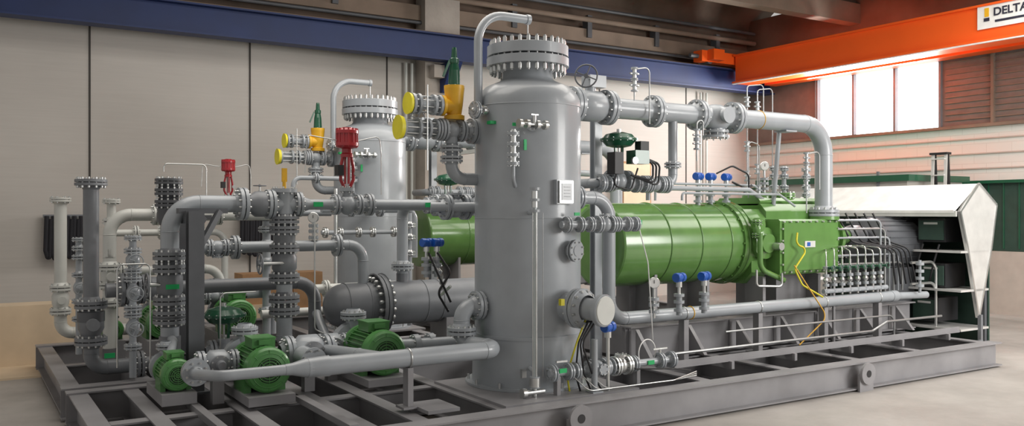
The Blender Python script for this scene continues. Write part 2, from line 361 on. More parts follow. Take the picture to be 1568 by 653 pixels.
        b.box(p+P(-.12,-.75,.08),(.04,.04,.06),CABLE_Y)
        b.flange(c+P(.62,0,2.16),X,.07,.11,GRAY)
        b.box(c+az(CAM_AZ-5)*.56+Z*.5,(.05,.03,.08),STEEL)
    b.done()
vessel(0,0,True); vessel(.36,4.8,False)

# PSV groups
def psv(ox,oy):
    b=B('safety_relief_valve'); o=P(ox,oy,0); y=7.45
    lo=2.80; up=3.03
    b.cyl(o+P(3.5,y,lo),o+P(4.4,y,lo),.05,GRAY)
    b.flange(o+P(4.25,y,lo),X,.06,.125,GRAY); b.valve(o+P(4.02,y,lo),X,.05,.11,GRAY,L=.2)
    b.flange(o+P(3.86,y,lo),X,.05,.1,GRAY); b.lathe(o+P(3.7,y,lo),X,[(-.05,.06),(.05,.06)],MGRAY)
    for k in range(8):
        a=k*math.pi/4; b.cyl(o+P(3.5,y+.075*math.cos(a),lo+.075*math.sin(a)),o+P(3.86,y+.075*math.cos(a),lo+.075*math.sin(a)),.008,STEEL,6)
    for xx in(3.5,3.66,3.76): b.lathe(o+P(xx,y,lo),X,[(-.012,.1),(.012,.1)],GRAY)
    b.lathe(o+P(3.46,y,lo),X,[(-.01,.115),(.03,.105)],YCAP,24)
    b.cyl(o+P(3.58,y,up),o+P(4.05,y,up),.05,GRAY)
    for xx in(3.6,3.66,3.82,3.88): b.lathe(o+P(xx,y,up),X,[(-.013,.1),(.013,.1)],GRAY); 
    b.bolts(o+P(3.74,y,up),X,.08,8,.34,.009)
    b.lathe(o+P(3.56,y,up),X,[(-.01,.105),(.02,.095)],YCAP,24)
    b.lathe(o+P(3.95,y,up),X,[(-.05,.1),(-.02,.1),(0,.07),(.1,.08)],YEL,20)
    b.lathe(o+P(4.05,y,lo+.1),Z,[(0,.1),(.04,.1),(.05,.07),(.15,.085),(.26,.095),(.3,.1),(.33,.1)],YEL,20)
    b.bolts(o+P(4.05,y,up+.17),Z,.085,8,.07,.01)
    b.lathe(o+P(4.05,y,up+.17),Z,[(0,.085),(.03,.085),(.04,.06),(.18,.052),(.24,.04),(.25,.045),(.29,.045),(.3,.03),(.38,.025),(.4,.02)],DGREEN,16)
    b.bar(o+P(4.0,y,up+.44),o+P(3.93,y,up+.28),.015,.02,DGREEN)
    b.tube([o+P(4.02,y,lo),o+P(4.02,y,2.33),o+P(4.4,y,2.33)],.06,GRAY,16,bend=.14)
    b.flange(o+P(4.02,y,2.62),Z,.055,.11,GRAY); b.flange(o+P(4.02,y,2.52),Z,.055,.11,GRAY)
    b.tube([o+P(3.7,y-.12,3.2),o+P(3.7,y-.12,2.6),o+P(3.7,y-.12,2.4)],.008,STEEL,6)
    b.done()
psv(0,0); psv(.36,4.8)

# ---------------------------------------------------------------- red control valves
def redvalve(p,k=1.,rp=.05):
    b=B('control_valve'); 
    b.valve(p,X,rp,.1*k if k>.9 else .1,GRAY,L=.26)
    b.sphere(p,.085*k,GRAY,(1,1,1.2)); b.cyl(p,p+Z*.16*k,.045*k,GRAY); b.lathe(p+Z*.13*k,Z,[(0,.075*k),(.03*k,.075*k)],GRAY,16); b.bolts(p+Z*.145*k,Z,.06*k,6,.07*k,.009*k)
    b.cyl(p+Z*.16*k,p+Z*.5*k,.011*k,STEEL,8)
    for s in(-1,1):
        b.tube([p+P(s*.03*k,0,.17*k),p+P(s*.065*k,0,.24*k),p+P(s*.065*k,0,.36*k),p+P(s*.04*k,0,.47*k)],.016*k,RED,8,bend=.04)
        b.tube([p+P(s*.0,s*.045*k,.2*k),p+P(s*.0,s*.05*k,.46*k)],.012*k,RED,8)
    b.lathe(p+Z*.46*k,Z,[(0,.06*k),(.03*k,.06*k),(.04*k,.05*k),(.08*k,.05*k),(.09*k,.075*k)],RED,16)
    b.lathe(p+Z*.55*k,Z,[(0,.095*k),(.02*k,.11*k),(.05*k,.11*k),(.05*k,.1*k),(.14*k,.1*k),(.14*k,.11*k),(.17*k,.11*k),(.19*k,.085*k),(.19*k,.05*k),(.2*k,.05*k)],RED,28)
    for i in range(14):
        d=az(i*360/14); b.cyl(p+d*.1*k+Z*.56*k,p+d*.1*k+Z*.74*k,.009*k,RED,6)
    b.box(p+P(-.09*k,-.03*k,.33*k),(.06*k,.09*k,.1*k),BLACK); b.lathe(p+P(.07*k,-.07*k,.3*k),-Y,[(0,.03*k),(.02*k,.03*k)],STEEL,14)
    b.tube([p+P(.1*k,0,.62*k),p+P(.34*k,0,.68*k),p+P(.36*k,0,.5*k),p+P(.36*k,0,.1*k)],.006,STEEL,6,bend=.05)
    b.tube([p+P(-.1*k,0,.62*k),p+P(-.4*k,0,.66*k),p+P(-.42*k,0,.3*k)],.006,STEEL,6,bend=.05)
    b.done()
redvalve(P(3.51,8.85,2.09),1.1)
redvalve(P(3.02,11.8,2.1),.82)

# ---------------------------------------------------------------- left pipework, front unit
b=B('process_header_pipe'); y=8.85; z=2.09
b.tube([(1.715,y,.5),(1.715,y,z),(2.45,y,z)],.085,GRAY,20,bend=.27,n=10)
for zz in (1.59,1.47): b.flange(P(1.715,y,zz),Z,.08,.155,MGRAY)
b.lathe(P(1.715,y,1.32),Z,[(-.13,.085),(-.07,.12),(.07,.12),(.13,.085)],MGRAY,20,share=True)
for zz in (1.16,1.03,.98): b.flange(P(1.715,y,zz),Z,.08,.155,MGRAY)
b.lathe(P(1.715,y,.7),Z,[(-.15,.1),(.12,.1)],MGRAY); b.wheel(P(1.5,y-.05,1.32),X,.11,MGRAY); b.cyl(P(1.5,y-.05,1.32),P(1.7,y-.05,1.32),.02,STEEL,8)
b.flange(P(2.40,y,z),X,.08,.165,GRAY,n=12)
b.lathe(P(2.43,y,z),X,[(0,.09),(.06,.1),(.1,.13),(.22,.13),(.27,.09),(.3,.09)],MGRAY,20,share=True)
b.flange(P(2.68,y,z),X,.08,.15,GRAY,n=12); b.cyl(P(2.7,y,z),P(3.0,y,z),.09,GRAY); b.lathe(P(2.83,y,z),Z,[(-.1,.09),(.1,.1),(.12,.1),(.12,.13),(.16,.13)],GRAY)
b.bolts(P(2.83,y,z+.14),Z,.11,8,.08,.01); b.flange(P(2.97,y,z),X,.06,.13,GRAY)
b.cyl(P(2.97,y,z),P(3.4,y,z),.055,GRAY); b.lathe(P(3.0,y,z),X,[(0,.09),(.1,.055)],GRAY)
b.cyl(P(2.83,y,2.2),P(2.83,y,2.34),.02,YEL,8); b.box(P(2.83,y,2.39),(.05,.03,.14),YEL)
b.tube([(3.6,y,z),(4.8,y,z),(4.8,7.75,z)],.06,GRAY,16,bend=.13); b.flange(P(3.76,y,z),X,.06,.12,GRAY)
b.flange(P(4.58,y,z),X,.06,.125,GRAY); b.flange(P(4.8,8.55,z),Y,.06,.125,GRAY); b.valve(P(4.8,8.25,z),Y,.06,.12,GRAY,up=Z)
b.valve(P(4.28,7.85,2.06),X,.06,.13,GRAY,L=.22,up=Z); b.cyl(P(4.0,7.85,2.06),P(4.6,7.6,2.06),.05,GRAY)
b.tag(P(3.17,y-.062,z)); b.tag(P(4.45,y-.066,z),(.08,.01,.05)); b.tag(P(1.715,y-.125,1.3),(.12,.01,.045))
x=2.83
b.tube([(x,y,z),(x,y,.68),(x+.12,y-.15,.55)],.08,GRAY,18,bend=.12)
for zz in(1.93,1.83,1.64): b.flange(P(x,y,zz),Z,.075,.15,MGRAY)
b.lathe(P(x,y,1.73),Z,[(-.06,.11),(.06,.11)],MGRAY)
b.lathe(P(x,y,1.49),Z,[(-.14,.08),(-.06,.125),(.06,.125),(.14,.08)],MGRAY,20,share=True)
for zz in(1.34,1.12,1.0): b.flange(P(x,y,zz),Z,.075,.155,MGRAY)
b.wheel(P(x-.28,y-.1,1.49),X,.1,MGRAY); b.cyl(P(x-.28,y-.1,1.49),P(x,y-.1,1.49),.018,STEEL,8)
b.tube([(4.37,9.3,1.15),(4.37,9.3,z),(4.37,y,z)],.065,GRAY,16,bend=.16); b.flange(P(4.37,9.3,1.38),Z,.065,.13,GRAY,n=12)
b.done()

b=B('gas_receiver_tank'); p=P(0,9.3,.96)
b.lathe(p+X*3.42,X,[(0,.005),(.015,.09),(.05,.16),(.1,.21),(.17,.24),(.24,.25),(.62,.25)],MGRAY,32,share=True,caps=False)
b.cyl(p+X*4.04,p+X*5.5,.25,MGRAY,32); b.flange(p+X*4.06,X,.26,.335,MGRAY,t=.045,n=20,neck=False)
b.cyl(P(4.37,9.3,1.15),P(4.37,9.3,1.3),.07,MGRAY)
for x in(3.8,4.9): b.box((x,9.3,.55),(.12,.42,.45),SKID); b.box((x,9.3,.34),(.22,.5,.03),SKID)
for x in (3.65,3.9,4.6,4.8): b.torus(p+X*x,X,.25,.008,MGRAY,32)
b.done()

b=B('transfer_pipe')
b.tube([(2.05,9.3,1.64),(3.88,9.3,1.64),(3.88,9.3,1.1)],.06,GRAY,16,bend=.18); b.flange(P(2.45,9.3,1.64),X,.055,.125,GRAY); b.flange(P(3.57,9.3,1.64),X,.055,.125,GRAY); b.blind(P(2.05,9.3,1.64),-X,.055,.1,GRAY)
b.valve(P(2.27,9.3,1.64),X,.05,.09,GRAY,L=.16,up=-Z)
b.tube([(1.25,9.6,1.22),(3.42,9.6,1.22),(3.42,9.6,.35)],.072,MGRAY,16,bend=.22); b.flange(P(1.42,9.6,1.22),X,.068,.17,MGRAY,n=12); b.valve(P(1.7,9.6,1.22),X,.068,.15,MGRAY,L=.25)
b.tube([(3.42,9.6,.9),(3.42,9.2,.62),(3.42,8.8,.62)],.05,GRAY,14,bend=.1)
b.done()
def column(name,x,y,z0,z1,r,R,flz,m,top=True,foot=None,vz=None,wh=0):
    b=B(name)
    pts=[(x,y,z1),(x,y,z0)]
    if foot: pts+= [(x+foot[0],y+foot[1],z0)]
    b.tube(pts,r,m,16,bend=r*2)
    if top: b.blind(P(x,y,z1),Z,r,R,m)
    for f in flz: b.flange(P(x,y,f),Z,r,R,m)
    if vz:
        for v in vz:
            b.lathe(P(x,y,v),Z,[(-R*.9,r*1.1),(-R*.35,R*.8),(R*.35,R*.8),(R*.9,r*1.1)],m,18,share=True)
            b.cyl(P(x,y,v),P(x,y-R*1.3,v),R*.4,m,12)
            if wh: b.cyl(P(x,y-R,v),P(x,y-R*2,v),.012,STEEL,8); b.wheel(P(x,y-R*2,v),Y,wh,m)
    return b
b=column('vent_riser_pipe',1.14,9.8,.42,2.31,.075,.155,[1.07,.7],MGRAY,foot=(.6,0),vz=[.88]); b.lathe(P(1.14,9.8,1.0),Z,[(-.1,.13),(.0,.13)],DGRAY,20); b.tag(P(1.3,9.7,.55)); b.flange(P(1.6,9.8,.42),X,.07,.14,MGRAY)
b.done()
column('vent_riser_pipe',1.04,11.8,.55,2.16,.07,.12,[1.1,.82],LGRAY,foot=(.8,0),vz=[.96]).done()
column('drain_pipe',1.155,11,.4,1.7,.035,.075,[1.6,1.5,1.3,1.0,.8],GRAY,vz=[1.15],wh=.06).done()
column('drain_pipe',1.48,9.45,.35,1.75,.035,.085,[1.62,1.42,1.34,1.05,.98,.66],GRAY,vz=[1.52,1.2,.85],wh=.07).done()
b=column('suction_header_pipe',1.42,10.6,.5,1.6,.07,.12,[1.4,1.2,1.0],LGRAY,top=False,vz=[1.3]); b.tube([(1.42,10.6,1.5),(1.42,10.6,1.98),(3.4,10.6,1.98)],.07,LGRAY,16,bend=.22,n=9); b.flange(P(2.6,10.6,1.98),X,.062,.12,LGRAY); b.flange(P(1.9,10.6,1.98),X,.062,.12,LGRAY); b.done()
column('vent_riser_pipe',1.52,11.2,.4,2.14,.05,.1,[1.9],LGRAY,top=True).done()
b=column('valve_stack',1.86,9.65,1.2,2.33,.085,.14,[2.22,2.1],DGRAY,top=True,vz=[2.0]); b.done()
b=B('bypass_pipe'); b.tube([(1.5,11,1.32),(2.72,11,1.32),(2.72,11,.4)],.055,LGRAY,14,bend=.18); b.flange(P(1.6,11,1.32),X,.05,.1,LGRAY)
b.tube([(2.9,9.9,.85),(4.2,9.9,.85)],.05,LGRAY,14); b.flange(P(3.1,9.9,.85),X,.05,.1,LGRAY)
b.tube([(2.4,11.5,2.1),(4.9,11.5,2.1),(4.9,11.8,2.1)],.055,GRAY,14); b.flange(P(2.7,11.5,2.1),X,.055,.11,GRAY); b.flange(P(3.8,11.5,2.1),X,.055,.11,GRAY); b.valve(P(3.35,11.5,2.1),X,.055,.11,GRAY,up=Z,stem=.15,wheel=.08)
b.tube([(2.4,11.5,2.1),(2.4,11.5,.4)],.055,GRAY,14); 
for z in(1.7,1.5,1.2,.9): b.flange(P(2.4,11.5,z),Z,.055,.11,GRAY)
b.tube([(3.0,11.7,2.0),(4.4,11.7,2.0)],.045,GRAY,12); b.flange(P(3.3,11.7,2.0),X,.045,.1,GRAY)
b.tube([(3.2,10.7,1.9),(3.2,10.7,.4)],.05,GRAY,12)
for z in(1.8,1.62,1.4,1.1,.8): b.flange(P(3.2,10.7,z),Z,.05,.1,GRAY)
b.tube([(3.9,10.7,2.05),(5.2,10.7,2.05),(5.2,10.7,1.4)],.05,GRAY,12); b.flange(P(4.3,10.7,2.05),X,.05,.1,GRAY);b.flange(P(4.7,10.7,2.05),X,.05,.1,GRAY)
b.tube([(3.9,10.7,1.75),(5.2,10.7,1.75)],.03,GRAY,12)
for x in(3.95,4.15,4.4,4.6,4.9): b.flange(P(x,10.7,1.75),X,.03,.07,STEEL)
b.tube([(3.9,10.2,2.3),(3.9,10.2,.4)],.022,STEEL,10)
b.tube([(3.6,10.9,2.05),(3.6,10.9,2.45),(4.3,10.9,2.45)],.03,GRAY,10,bend=.1); b.flange(P(3.9,10.9,2.45),X,.03,.07,GRAY); b.flange(P(3.6,10.9,2.2),Z,.03,.07,GRAY)
b.valve(P(5.35,10.4,2.1),X,.05,.11,GRAY,L=.2,up=Z); b.cyl(P(5.1,10.4,2.1),P(5.9,10.4,2.1),.05,GRAY)
b.tube([(4.75,9.9,2.0),(4.75,9.9,.6)],.03,GRAY,10)
for z in(1.85,1.7,1.5): b.flange(P(4.75,9.9,z),Z,.03,.075,STEEL)
b.tube([(1.6,11.9,1.75),(3.0,11.9,1.75),(3.0,11.9,.5)],.045,LGRAY,12); 
for x in(1.9,2.2): b.flange(P(x,11.9,1.75),X,.045,.09,LGRAY)
b.tube([(2.1,10.8,1.0),(3.3,10.8,1.0),(3.3,10.8,.5)],.05,GRAY,12); b.valve(P(2.6,10.8,1.0),X,.05,.1,GRAY,up=Z,stem=.1,wheel=.08)
b.tube([(3.5,10.0,1.1),(4.6,10.0,1.1)],.055,LGRAY,12); b.flange(P(3.7,10,1.1),X,.05,.1,LGRAY)
b.valve(P(2.0,10.6,.9),Z,.05,.1,GRAY,L=.2); b.cyl(P(2.0,10.6,.4),P(2.0,10.6,1.6),.045,GRAY)
b.done()
b=B('instrument_impulse_line')
for pts in ([(1.3,9.2,.5),(1.3,9.2,1.5),(1.6,9.2,1.5),(1.6,9.2,.5)],[(2.55,8.9,1.2),(2.2,8.9,1.2),(2.2,8.9,.5)],[(3.1,8.7,1.9),(3.1,8.7,.8),(3.5,8.7,.6)],[(2.1,11.2,2.5),(2.1,11.2,2.6),(2.6,11.2,2.6),(2.6,11.2,2.1)]):
    b.tube(pts,.008,STEEL,6,bend=.06)
b.done()
b=B('pipe_support_stand')
for (x,y,zt) in ((1.87,8.5,2.02),(2.1,10.1,1.95)):
    b.ibeam(P(x,y,.32),P(x,y,zt),.14,.14,DGRAY,t=.012); b.box((x,y,.33),(.22,.22,.02),DGRAY); b.box((x+.1,y+.15,zt),(.45,.12,.05),DGRAY); b.bar((x,y,1.6),(x+.25,y+.1,zt),.05,.05,DGRAY)
b.bar((1.87,8.5,1.95),(1.87,10.1,1.95),.1,.1,DGRAY)
b.done()

b=B('discharge_pipe'); y=6.8; z=.76
b.tube([(2.36,y,z),(4.17,y,z),(4.05,7.3,z),(4.05,7.3,1.11),(4.4,7.3,1.11)],.078,GRAY,20,bend=.13,n=9)
b.lathe(P(2.2,y,z),X,[(-.02,.045),(.04,.05),(.14,.075),(.3,.085),(.34,.085)],GRAY,20,share=True)
b.tube([(2.2,y,z),(1.67,y,z),(1.6,7.2,.72),(1.6,7.5,.72)],.043,GRAY,16,bend=.12); b.flange(P(1.61,7.3,.72),Y,.043,.11,GRAY)
b.flange(P(4.05,7.3,.88),Z,.075,.14,GRAY); b.flange(P(4.22,7.3,1.11),X,.075,.14,GRAY)
for x in(3.25,): b.box((x,y,.5),(.05,.1,.36),SKID); b.box((x,y,.345),(.16,.16,.02),SKID); b.torus(P(x,y,z),X,.08,.008,STEEL,24)
b.done()

# ---------------------------------------------------------------- pumps
def motor(p,ax,r,L,m=MGREEN,pump=True):
    b=B('motor_pump_set'); ax=ax.normalized(); q=ax.to_track_quat('Z','Y').to_matrix()
    sd=ax.cross(Z)
    b.lathe(p,ax,[(.0,r*.55),(0.01,r*.88),(.03,r*.97),(L*.2,r*.99),(L*.2,r*.9)],m,28,caps=False)
    b.lathe(p+ax*.012,ax,[(0,r*.86),(.004,r*.86)],DARK,28)
    for k in range(1,7): b.torus(p+ax*.006,ax,r*.86*k/7,r*.024,m,28,5)
    for k in range(8):
        a=k*math.pi/4; b.cyl(p+ax*.006,p+ax*.006+q@Vector((math.cos(a)*r*.88,math.sin(a)*r*.88,0)),r*.016,m,5)
    b.cyl(p+ax*L*.15,p+ax*L,r*.84,m,28)
    for k in range(32):
        a=2*math.pi*k/32; d=q@Vector((math.cos(a),math.sin(a),0)); M=Matrix((ax.cross(d),ax,d)).transposed()
        b.box(p+ax*L*.56+d*r*.89,(r*.035,L*.66,r*.16),m,M=M)
    b.lathe(p+ax*L*.9,ax,[(0,r*.9),(L*.02,r),(L*.1,r),(L*.12,r*.8),(L*.16,r*.5)],m,28)
    M=Matrix((sd,ax,Z)).transposed()
    b.box(p+ax*L*.52+Z*r*1.06,(r*1.0,L*.42,r*.4),m,M=M); b.box(p+ax*L*.52+Z*r*1.28,(r*1.06,L*.45,r*.06),m,M=M); b.box(p+ax*L*.35+sd*r*.0+Z*r*1.12,(r*.5,L*.2,r*.2),m,M=M)
    b.torus(p+ax*L*.85+Z*r*1.08,ax,r*.12,r*.03,STEEL,14); b.cyl(p+ax*L*.5+Z*r*1.06+sd*r*.4,p+ax*L*.5+Z*r*1.06+sd*r*.7,r*.1,BLACK,10)
    base=.335
    for s in(-1,1): b.box(p+ax*L*.55+sd*s*r*.75+Z*(-r*.55-(p.z-r-base)/2*.5),(r*.3,L*.6,r*.9+(p.z-r-base)*.5),m,M=M)
    b.box(Vector((*(p+ax*L*.8).xy,(base+p.z-r)/2)),(r*2,L*1.9,max(.03,p.z-r-base)),SKID,M=M)
    b.box(p+ax*L*.45+sd*r*.93+Z*r*.1,(.004,r*.4,r*.25),STEEL,M=M)
    if pump:
        e=p+ax*L
        b.cyl(e,e+ax*L*.3,r*.2,STEEL,10); b.lathe(e+ax*L*.12,ax,[(0,r*.7),(L*.08,r*.75),(L*.22,r*.5)],MGRAY,20)
        b.lathe(e+ax*L*.3,ax,[(0,r*.5),(.02,r*1.0),(r*.55,r*1.0),(r*.6,r*.6),(r*.9,r*.5)],GRAY,24); b.flange(e+ax*(L*.3+r*.95),ax,r*.4,r*.8,GRAY)
        b.cyl(e+ax*(L*.3+r*.3),e+ax*(L*.3+r*.3)+Z*r*1.4,r*.35,GRAY); b.flange(e+ax*(L*.3+r*.3)+Z*r*1.3,Z,r*.3,r*.6,GRAY)
    b.done()
motor(P(2.3,7.6,.62),Y,.205,.56); motor(P(3.52,7.85,.63),Y,.225,.6); motor(P(1.62,8.0,.58),Y,.145,.38)
motor(P(2.75,10.2,.8),Y,.2,.5); motor(P(1.95,10.4,.76),Y,.18,.5); motor(P(1.5,10.9,.66),Y,.12,.35)
b=B('centrifugal_pump')
for (x,y,z,r) in ((1.95,8.0,.66,.12),(2.82,8.1,.68,.16),(3.2,8.5,.66,.12)):
    b.lathe(P(x,y,z),X,[(-r*.9,r*.6),(-r*.5,r),(r*.5,r),(r*.9,r*.6)],GRAY,24,share=True); b.flange(P(x-r*1.2,y,z),X,r*.5,r,GRAY); b.flange(P(x+r*1.2,y,z),X,r*.5,r*.95,GRAY)
    b.lathe(P(x,y-r*.9,z),-Y,[(-r*.6,r*.7),(0,r*.7),(.02,r*.7),(.03,r*.4),(.08,r*.3)],MGRAY,20); b.bolts(P(x,y-r*.9,z),Y,r*.6,8,.05,.01)
    b.box((x,y,.33+(z-r-.33)/2),(.1,.1,z-r-.28),SKID)
b.tube([(2.95,8.15,.68),(3.05,7.4,.72),(3.05,6.85,.76)],.06,GRAY,14,bend=.1)
b.lathe(P(2.72,7.65,.66),Y,[(0,.12),(.03,.12),(.05,.09),(.3,.1),(.33,.14),(.36,.14)],GRAY,20); b.bolts(P(2.72,7.66,.66),Y,.1,8,.1,.01)
b.tube([(1.62,8.35,.72),(1.7,8.6,.8),(1.715,8.8,.8)],.04,GRAY,12)
for x in(3.95,4.12): b.lathe(P(x,8.1,.66),X,[(-.03,.1),(.03,.1)],GRAY,20); b.bolts(P(x,8.1,.66),X,.08,8,.1,.01)
b.cyl(P(3.8,8.1,.66),P(4.35,8.0,.66),.06,GRAY)
b.done()
def dome_actuator(p,r,stem,m=DGREEN):
    b=B('diaphragm_actuator_valve')
    b.lathe(p,Z,[(-r*.45,r*.25),(-r*.35,r*.7),(-r*.06,r*.95),(-r*.06,r*1.06),(r*.06,r*1.06),(r*.06,r*.95),(r*.3,r*.75),(r*.42,r*.3),(r*.45,r*.01)],m,28,share=False)
    b.bolts(p,Z,r*1.0,16,r*.2,r*.04); b.cyl(p+Z*r*.4,p+Z*r*.6,r*.12,STEEL,8)
    for s in(-1,1): b.bar(p+P(s*r*.25,0,-r*.4),p+P(s*r*.2,0,-stem),r*.12,r*.12,m)
    b.cyl(p-Z*stem,p-Z*r*.4,r*.06,STEEL,8)
    b.valve(p-Z*(stem+r*.6),X,r*.25,r*.6,GRAY); b.cyl(p-Z*(stem+r*.6),p-Z*(stem-.01),r*.3,GRAY,12)
    return b
dome_actuator(P(2.31,9.2,.95),.21,.25).done()
b=dome_actuator(P(6.25,7.65,2.82),.2,.34)
b.box(P(6.4,7.5,2.62),(.2,.16,.15),DGREEN); b.box(P(6.12,7.55,2.55),(.12,.14,.24),BLACK); b.box(P(6.46,7.5,2.74),(.12,.1,.12),BLACK); b.lathe(P(6.3,7.45,2.58),-Y,[(0,.04),(.03,.04)],STEEL,14)
for k in range(3): b.tube([(6.42,7.5,2.64),(6.58+.05*k,7.45,2.55),(6.55+.04*k,7.42,2.36-.03*k),(6.3,7.5,2.42)],.012,BLACK,6,bend=.06)
b.tube([(6.12,7.5,2.5),(6.05,7.5,2.3),(6.3,7.5,2.25),(6.4,7.5,2.5)],.01,BLACK,6,bend=.06)
b.done()
dome_actuator(P(6.2,11.6,2.5),.2,.3).done()

# ---------------------------------------------------------------- top discharge line
def topline(ox,oy,full=True):
    b=B('gas_outlet_pipe'); o=P(ox,oy,0); y=7.65; z=3.17; xe=9.75
    b.tube([o+P(5.1,y,z),o+P(xe,y,z),o+P(xe,y,1.95)],.115,GRAY,24,bend=.4,n=12)
    b.flange(o+P(5.62,y,z),X,.11,.2,GRAY,n=12); b.lathe(o+P(5.85,y,z),X,[(-.2,.12),(-.1,.17),(.1,.17),(.2,.12)],GRAY,24,share=True); b.flange(o+P(6.08,y,z),X,.11,.195,GRAY,n=12)
    b.cyl(o+P(5.85,y,z),o+P(5.85,y,z+.22),.06,GRAY); b.box(o+P(5.9,y,z+.27),(.22,.16,.13),GRAY); b.cyl(o+P(5.85,y,z+.3),o+P(5.72,y-.12,z+.3),.02,STEEL,8); b.wheel(o+P(5.68,y-.15,z+.3),(X+Y).normalized(),.12,DGRAY,.009)
    b.flange(o+P(6.76,y,z),X,.11,.185,GRAY,n=12)
    b.flange(o+P(7.45,y,z),X,.11,.185,GRAY,n=12); b.sphere(o+P(7.75,y,z-.02),.17,GRAY,(1.3,1,1)); b.flange(o+P(8.05,y,z),X,.11,.195,GRAY,n=12)
    b.cyl(o+P(7.75,y,z-.05),o+P(7.75,y,z-.22),.11,GRAY); b.lathe(o+P(7.75,y,z-.26),Z,[(0,.16),(.03,.16)],GRAY,24); b.bolts(o+P(7.75,y,z-.22),Z,.14,10,.12,.012); b.lathe(o+P(7.75,y,z-.2),Z,[(0,.16),(.03,.16)],GRAY,24)
    b.cyl(o+P(7.75,y,z),o+P(7.75,y-.2,z),.08,GRAY); b.lathe(o+P(7.75,y-.2,z),-Y,[(0,.1),(.03,.1)],GRAY,20)
    b.flange(o+P(xe,y,2.0),Z,.11,.2,GRAY,n=12)
    b.torus(o+P(8.5,y,z),X,.117,.005,YEL,24)
    b.tube([o+P(7.06,y,z-.05),o+P(7.06,y,2.33),o+P(5.95,y,2.33),o+P(5.95,y+.5,2.33)],.055,GRAY,14,bend=.12); b.flange(o+P(7.06,y,2.56),Z,.05,.1,GRAY)
    for x in(6.0,6.1,6.5,6.62,6.95): b.flange(o+P(x,y,2.33),X,.05,.1,GRAY)
    b.valve(o+P(6.78,y,2.33),X,.05,.1,GRAY,L=.18)
    b.ibeam(o+P(6.2,y+.35,.32),o+P(6.2,y+.35,3.1),.1,.1,GRAY,t=.01); b.cyl(o+P(9.0,y+.2,2.1),o+P(9.0,y+.1,z-.1),.03,GRAY,12); b.box(o+P(9.0,y,z-.12),(.2,.2,.02),GRAY)
    b.done()
topline(0,0); topline(.36,4.8)
b=B('return_oil_pipe'); y=7.3
b.tube([(5.3,y,2.16),(5.83,y,2.16),(5.83,y,.87),(10.75,y,.87)],.07,GRAY,20,bend=.22,n=10); b.flange(P(5.42,y,2.16),X,.064,.12,GRAY)
b.flange(P(5.83,y,1.9),Z,.064,.12,GRAY)
b.tube([(10.7,y,.87),(11.5,y,.85)],.05,GRAY,14); b.lathe(P(10.7,y,.87),X,[(-.02,.075),(.1,.075),(.16,.05)],GRAY,20)
for x in(6.9,8.1,9.3,10.4): b.box((x,y,.56),(.07,.09,.48),SKID); b.box((x,y,.335),(.2,.2,.02),SKID); b.torus(P(x,y,.87),X,.071,.008,STEEL,20)
b.torus(P(7.0,y,.87),X,.072,.006,YEL,20)
b.done()
b=B('level_control_pipe'); y=6.7; z=1.89
b.cyl(P(4.78,y,z),P(5.7,y,z),.035,GRAY)
for x in(4.85,5.0,5.12,5.45,5.58,5.68): b.flange(P(x,y,z),X,.035,.075,GRAY)
b.valve(P(5.3,y,z),X,.04,.085,GRAY,L=.16,up=Z); b.tag(P(4.95,y-.02,z+.1),(.06,.01,.03)); b.cyl(P(4.9,y,z),P(4.9,6.9,z),.03,GRAY)
b.cyl(P(5.55,y,z),P(5.8,7.25,z),.035,GRAY); b.tag(P(6.15,y+.5,1.9),(.1,.01,.05))
b.tube([(5.72,y,z),(5.85,y,1.5),(5.9,y,.9),(6.0,y+.1,.7)],.006,WHITE,6,bend=.2)
b.torus(P(5.75,6.6,.62),az(-80),.13,.006,WHITE,28); b.done()
b=B('level_gauge'); p=P(4.43,6.62,0)
b.cyl(p+Z*.42,p+Z*2.18,.018,GLASS,12); b.cyl(p+Z*.42+X*.0,p+Z*.5,.05,STEEL,12); b.cyl(p+Z*2.05,p+Z*2.2,.028,STEEL,12)
for z in(2.22,2.12,2.02,.5,.42): b.lathe(p+Z*z,Z,[(-.012,.048),(.012,.048)],GRAY,16)
for a in(0,90,180,270): b.cyl(p+az(a)*.022+Z*.5,p+az(a)*.022+Z*2.02,.005,STEEL,6)
b.cyl(p+Z*2.0,p+Z*2.0+P(.1,.25,0),.02,GRAY,10); b.cyl(p+Z*.55,p+Z*.55+P(.1,.25,0),.02,GRAY,10); b.cyl(p+P(0,0,.33),p+Z*.42,.02,STEEL); b.cyl(p+P(-.12,0,.37),p+P(.1,0,.37),.025,STEEL,10); b.lathe(p+P(-.12,0,.37),X,[(-.02,.045),(.02,.045)],STEEL,12)
b.cyl(p+P(.09,0,.5),p+P(.09,0,2.0),.004,STUD,6)
b.done()
b=B('drain_manifold'); y=6.58; z=.53
b.cyl(P(4.56,y,z),P(6.1,y,z),.035,GRAY)
for x in(4.6,4.78,4.86,5.02,5.22,5.3,5.48,5.56,5.9,6.05): b.flange(P(x,y,z),X,.035,.08,GRAY)
b.valve(P(5.12,y,z),X,.045,.09,GRAY,L=.14,up=-Y); b.valve(P(5.4,y,z),X,.045,.095,STEEL,L=.14,up=Z); b.cyl(P(4.7,y,z),P(4.7,y+.3,z),.03,GRAY)
b.box((4.7,y,z+.1),(.12,.02,.015),STEEL); b.box((5.9,y,z+.12),(.18,.02,.015),STEEL); b.cyl(P(5.9,y,z),P(5.9,y,z+.12),.015,STEEL,8)
for k in range(3): b.tube([(4.8+.1*k,y-.02,.5),(4.9+.1*k,y-.15,.36),(5.9,y-.15-.03*k,.35+.01*k),(6.3,y-.1,.36+.02*k)],.006,STEEL,6,bend=.1)
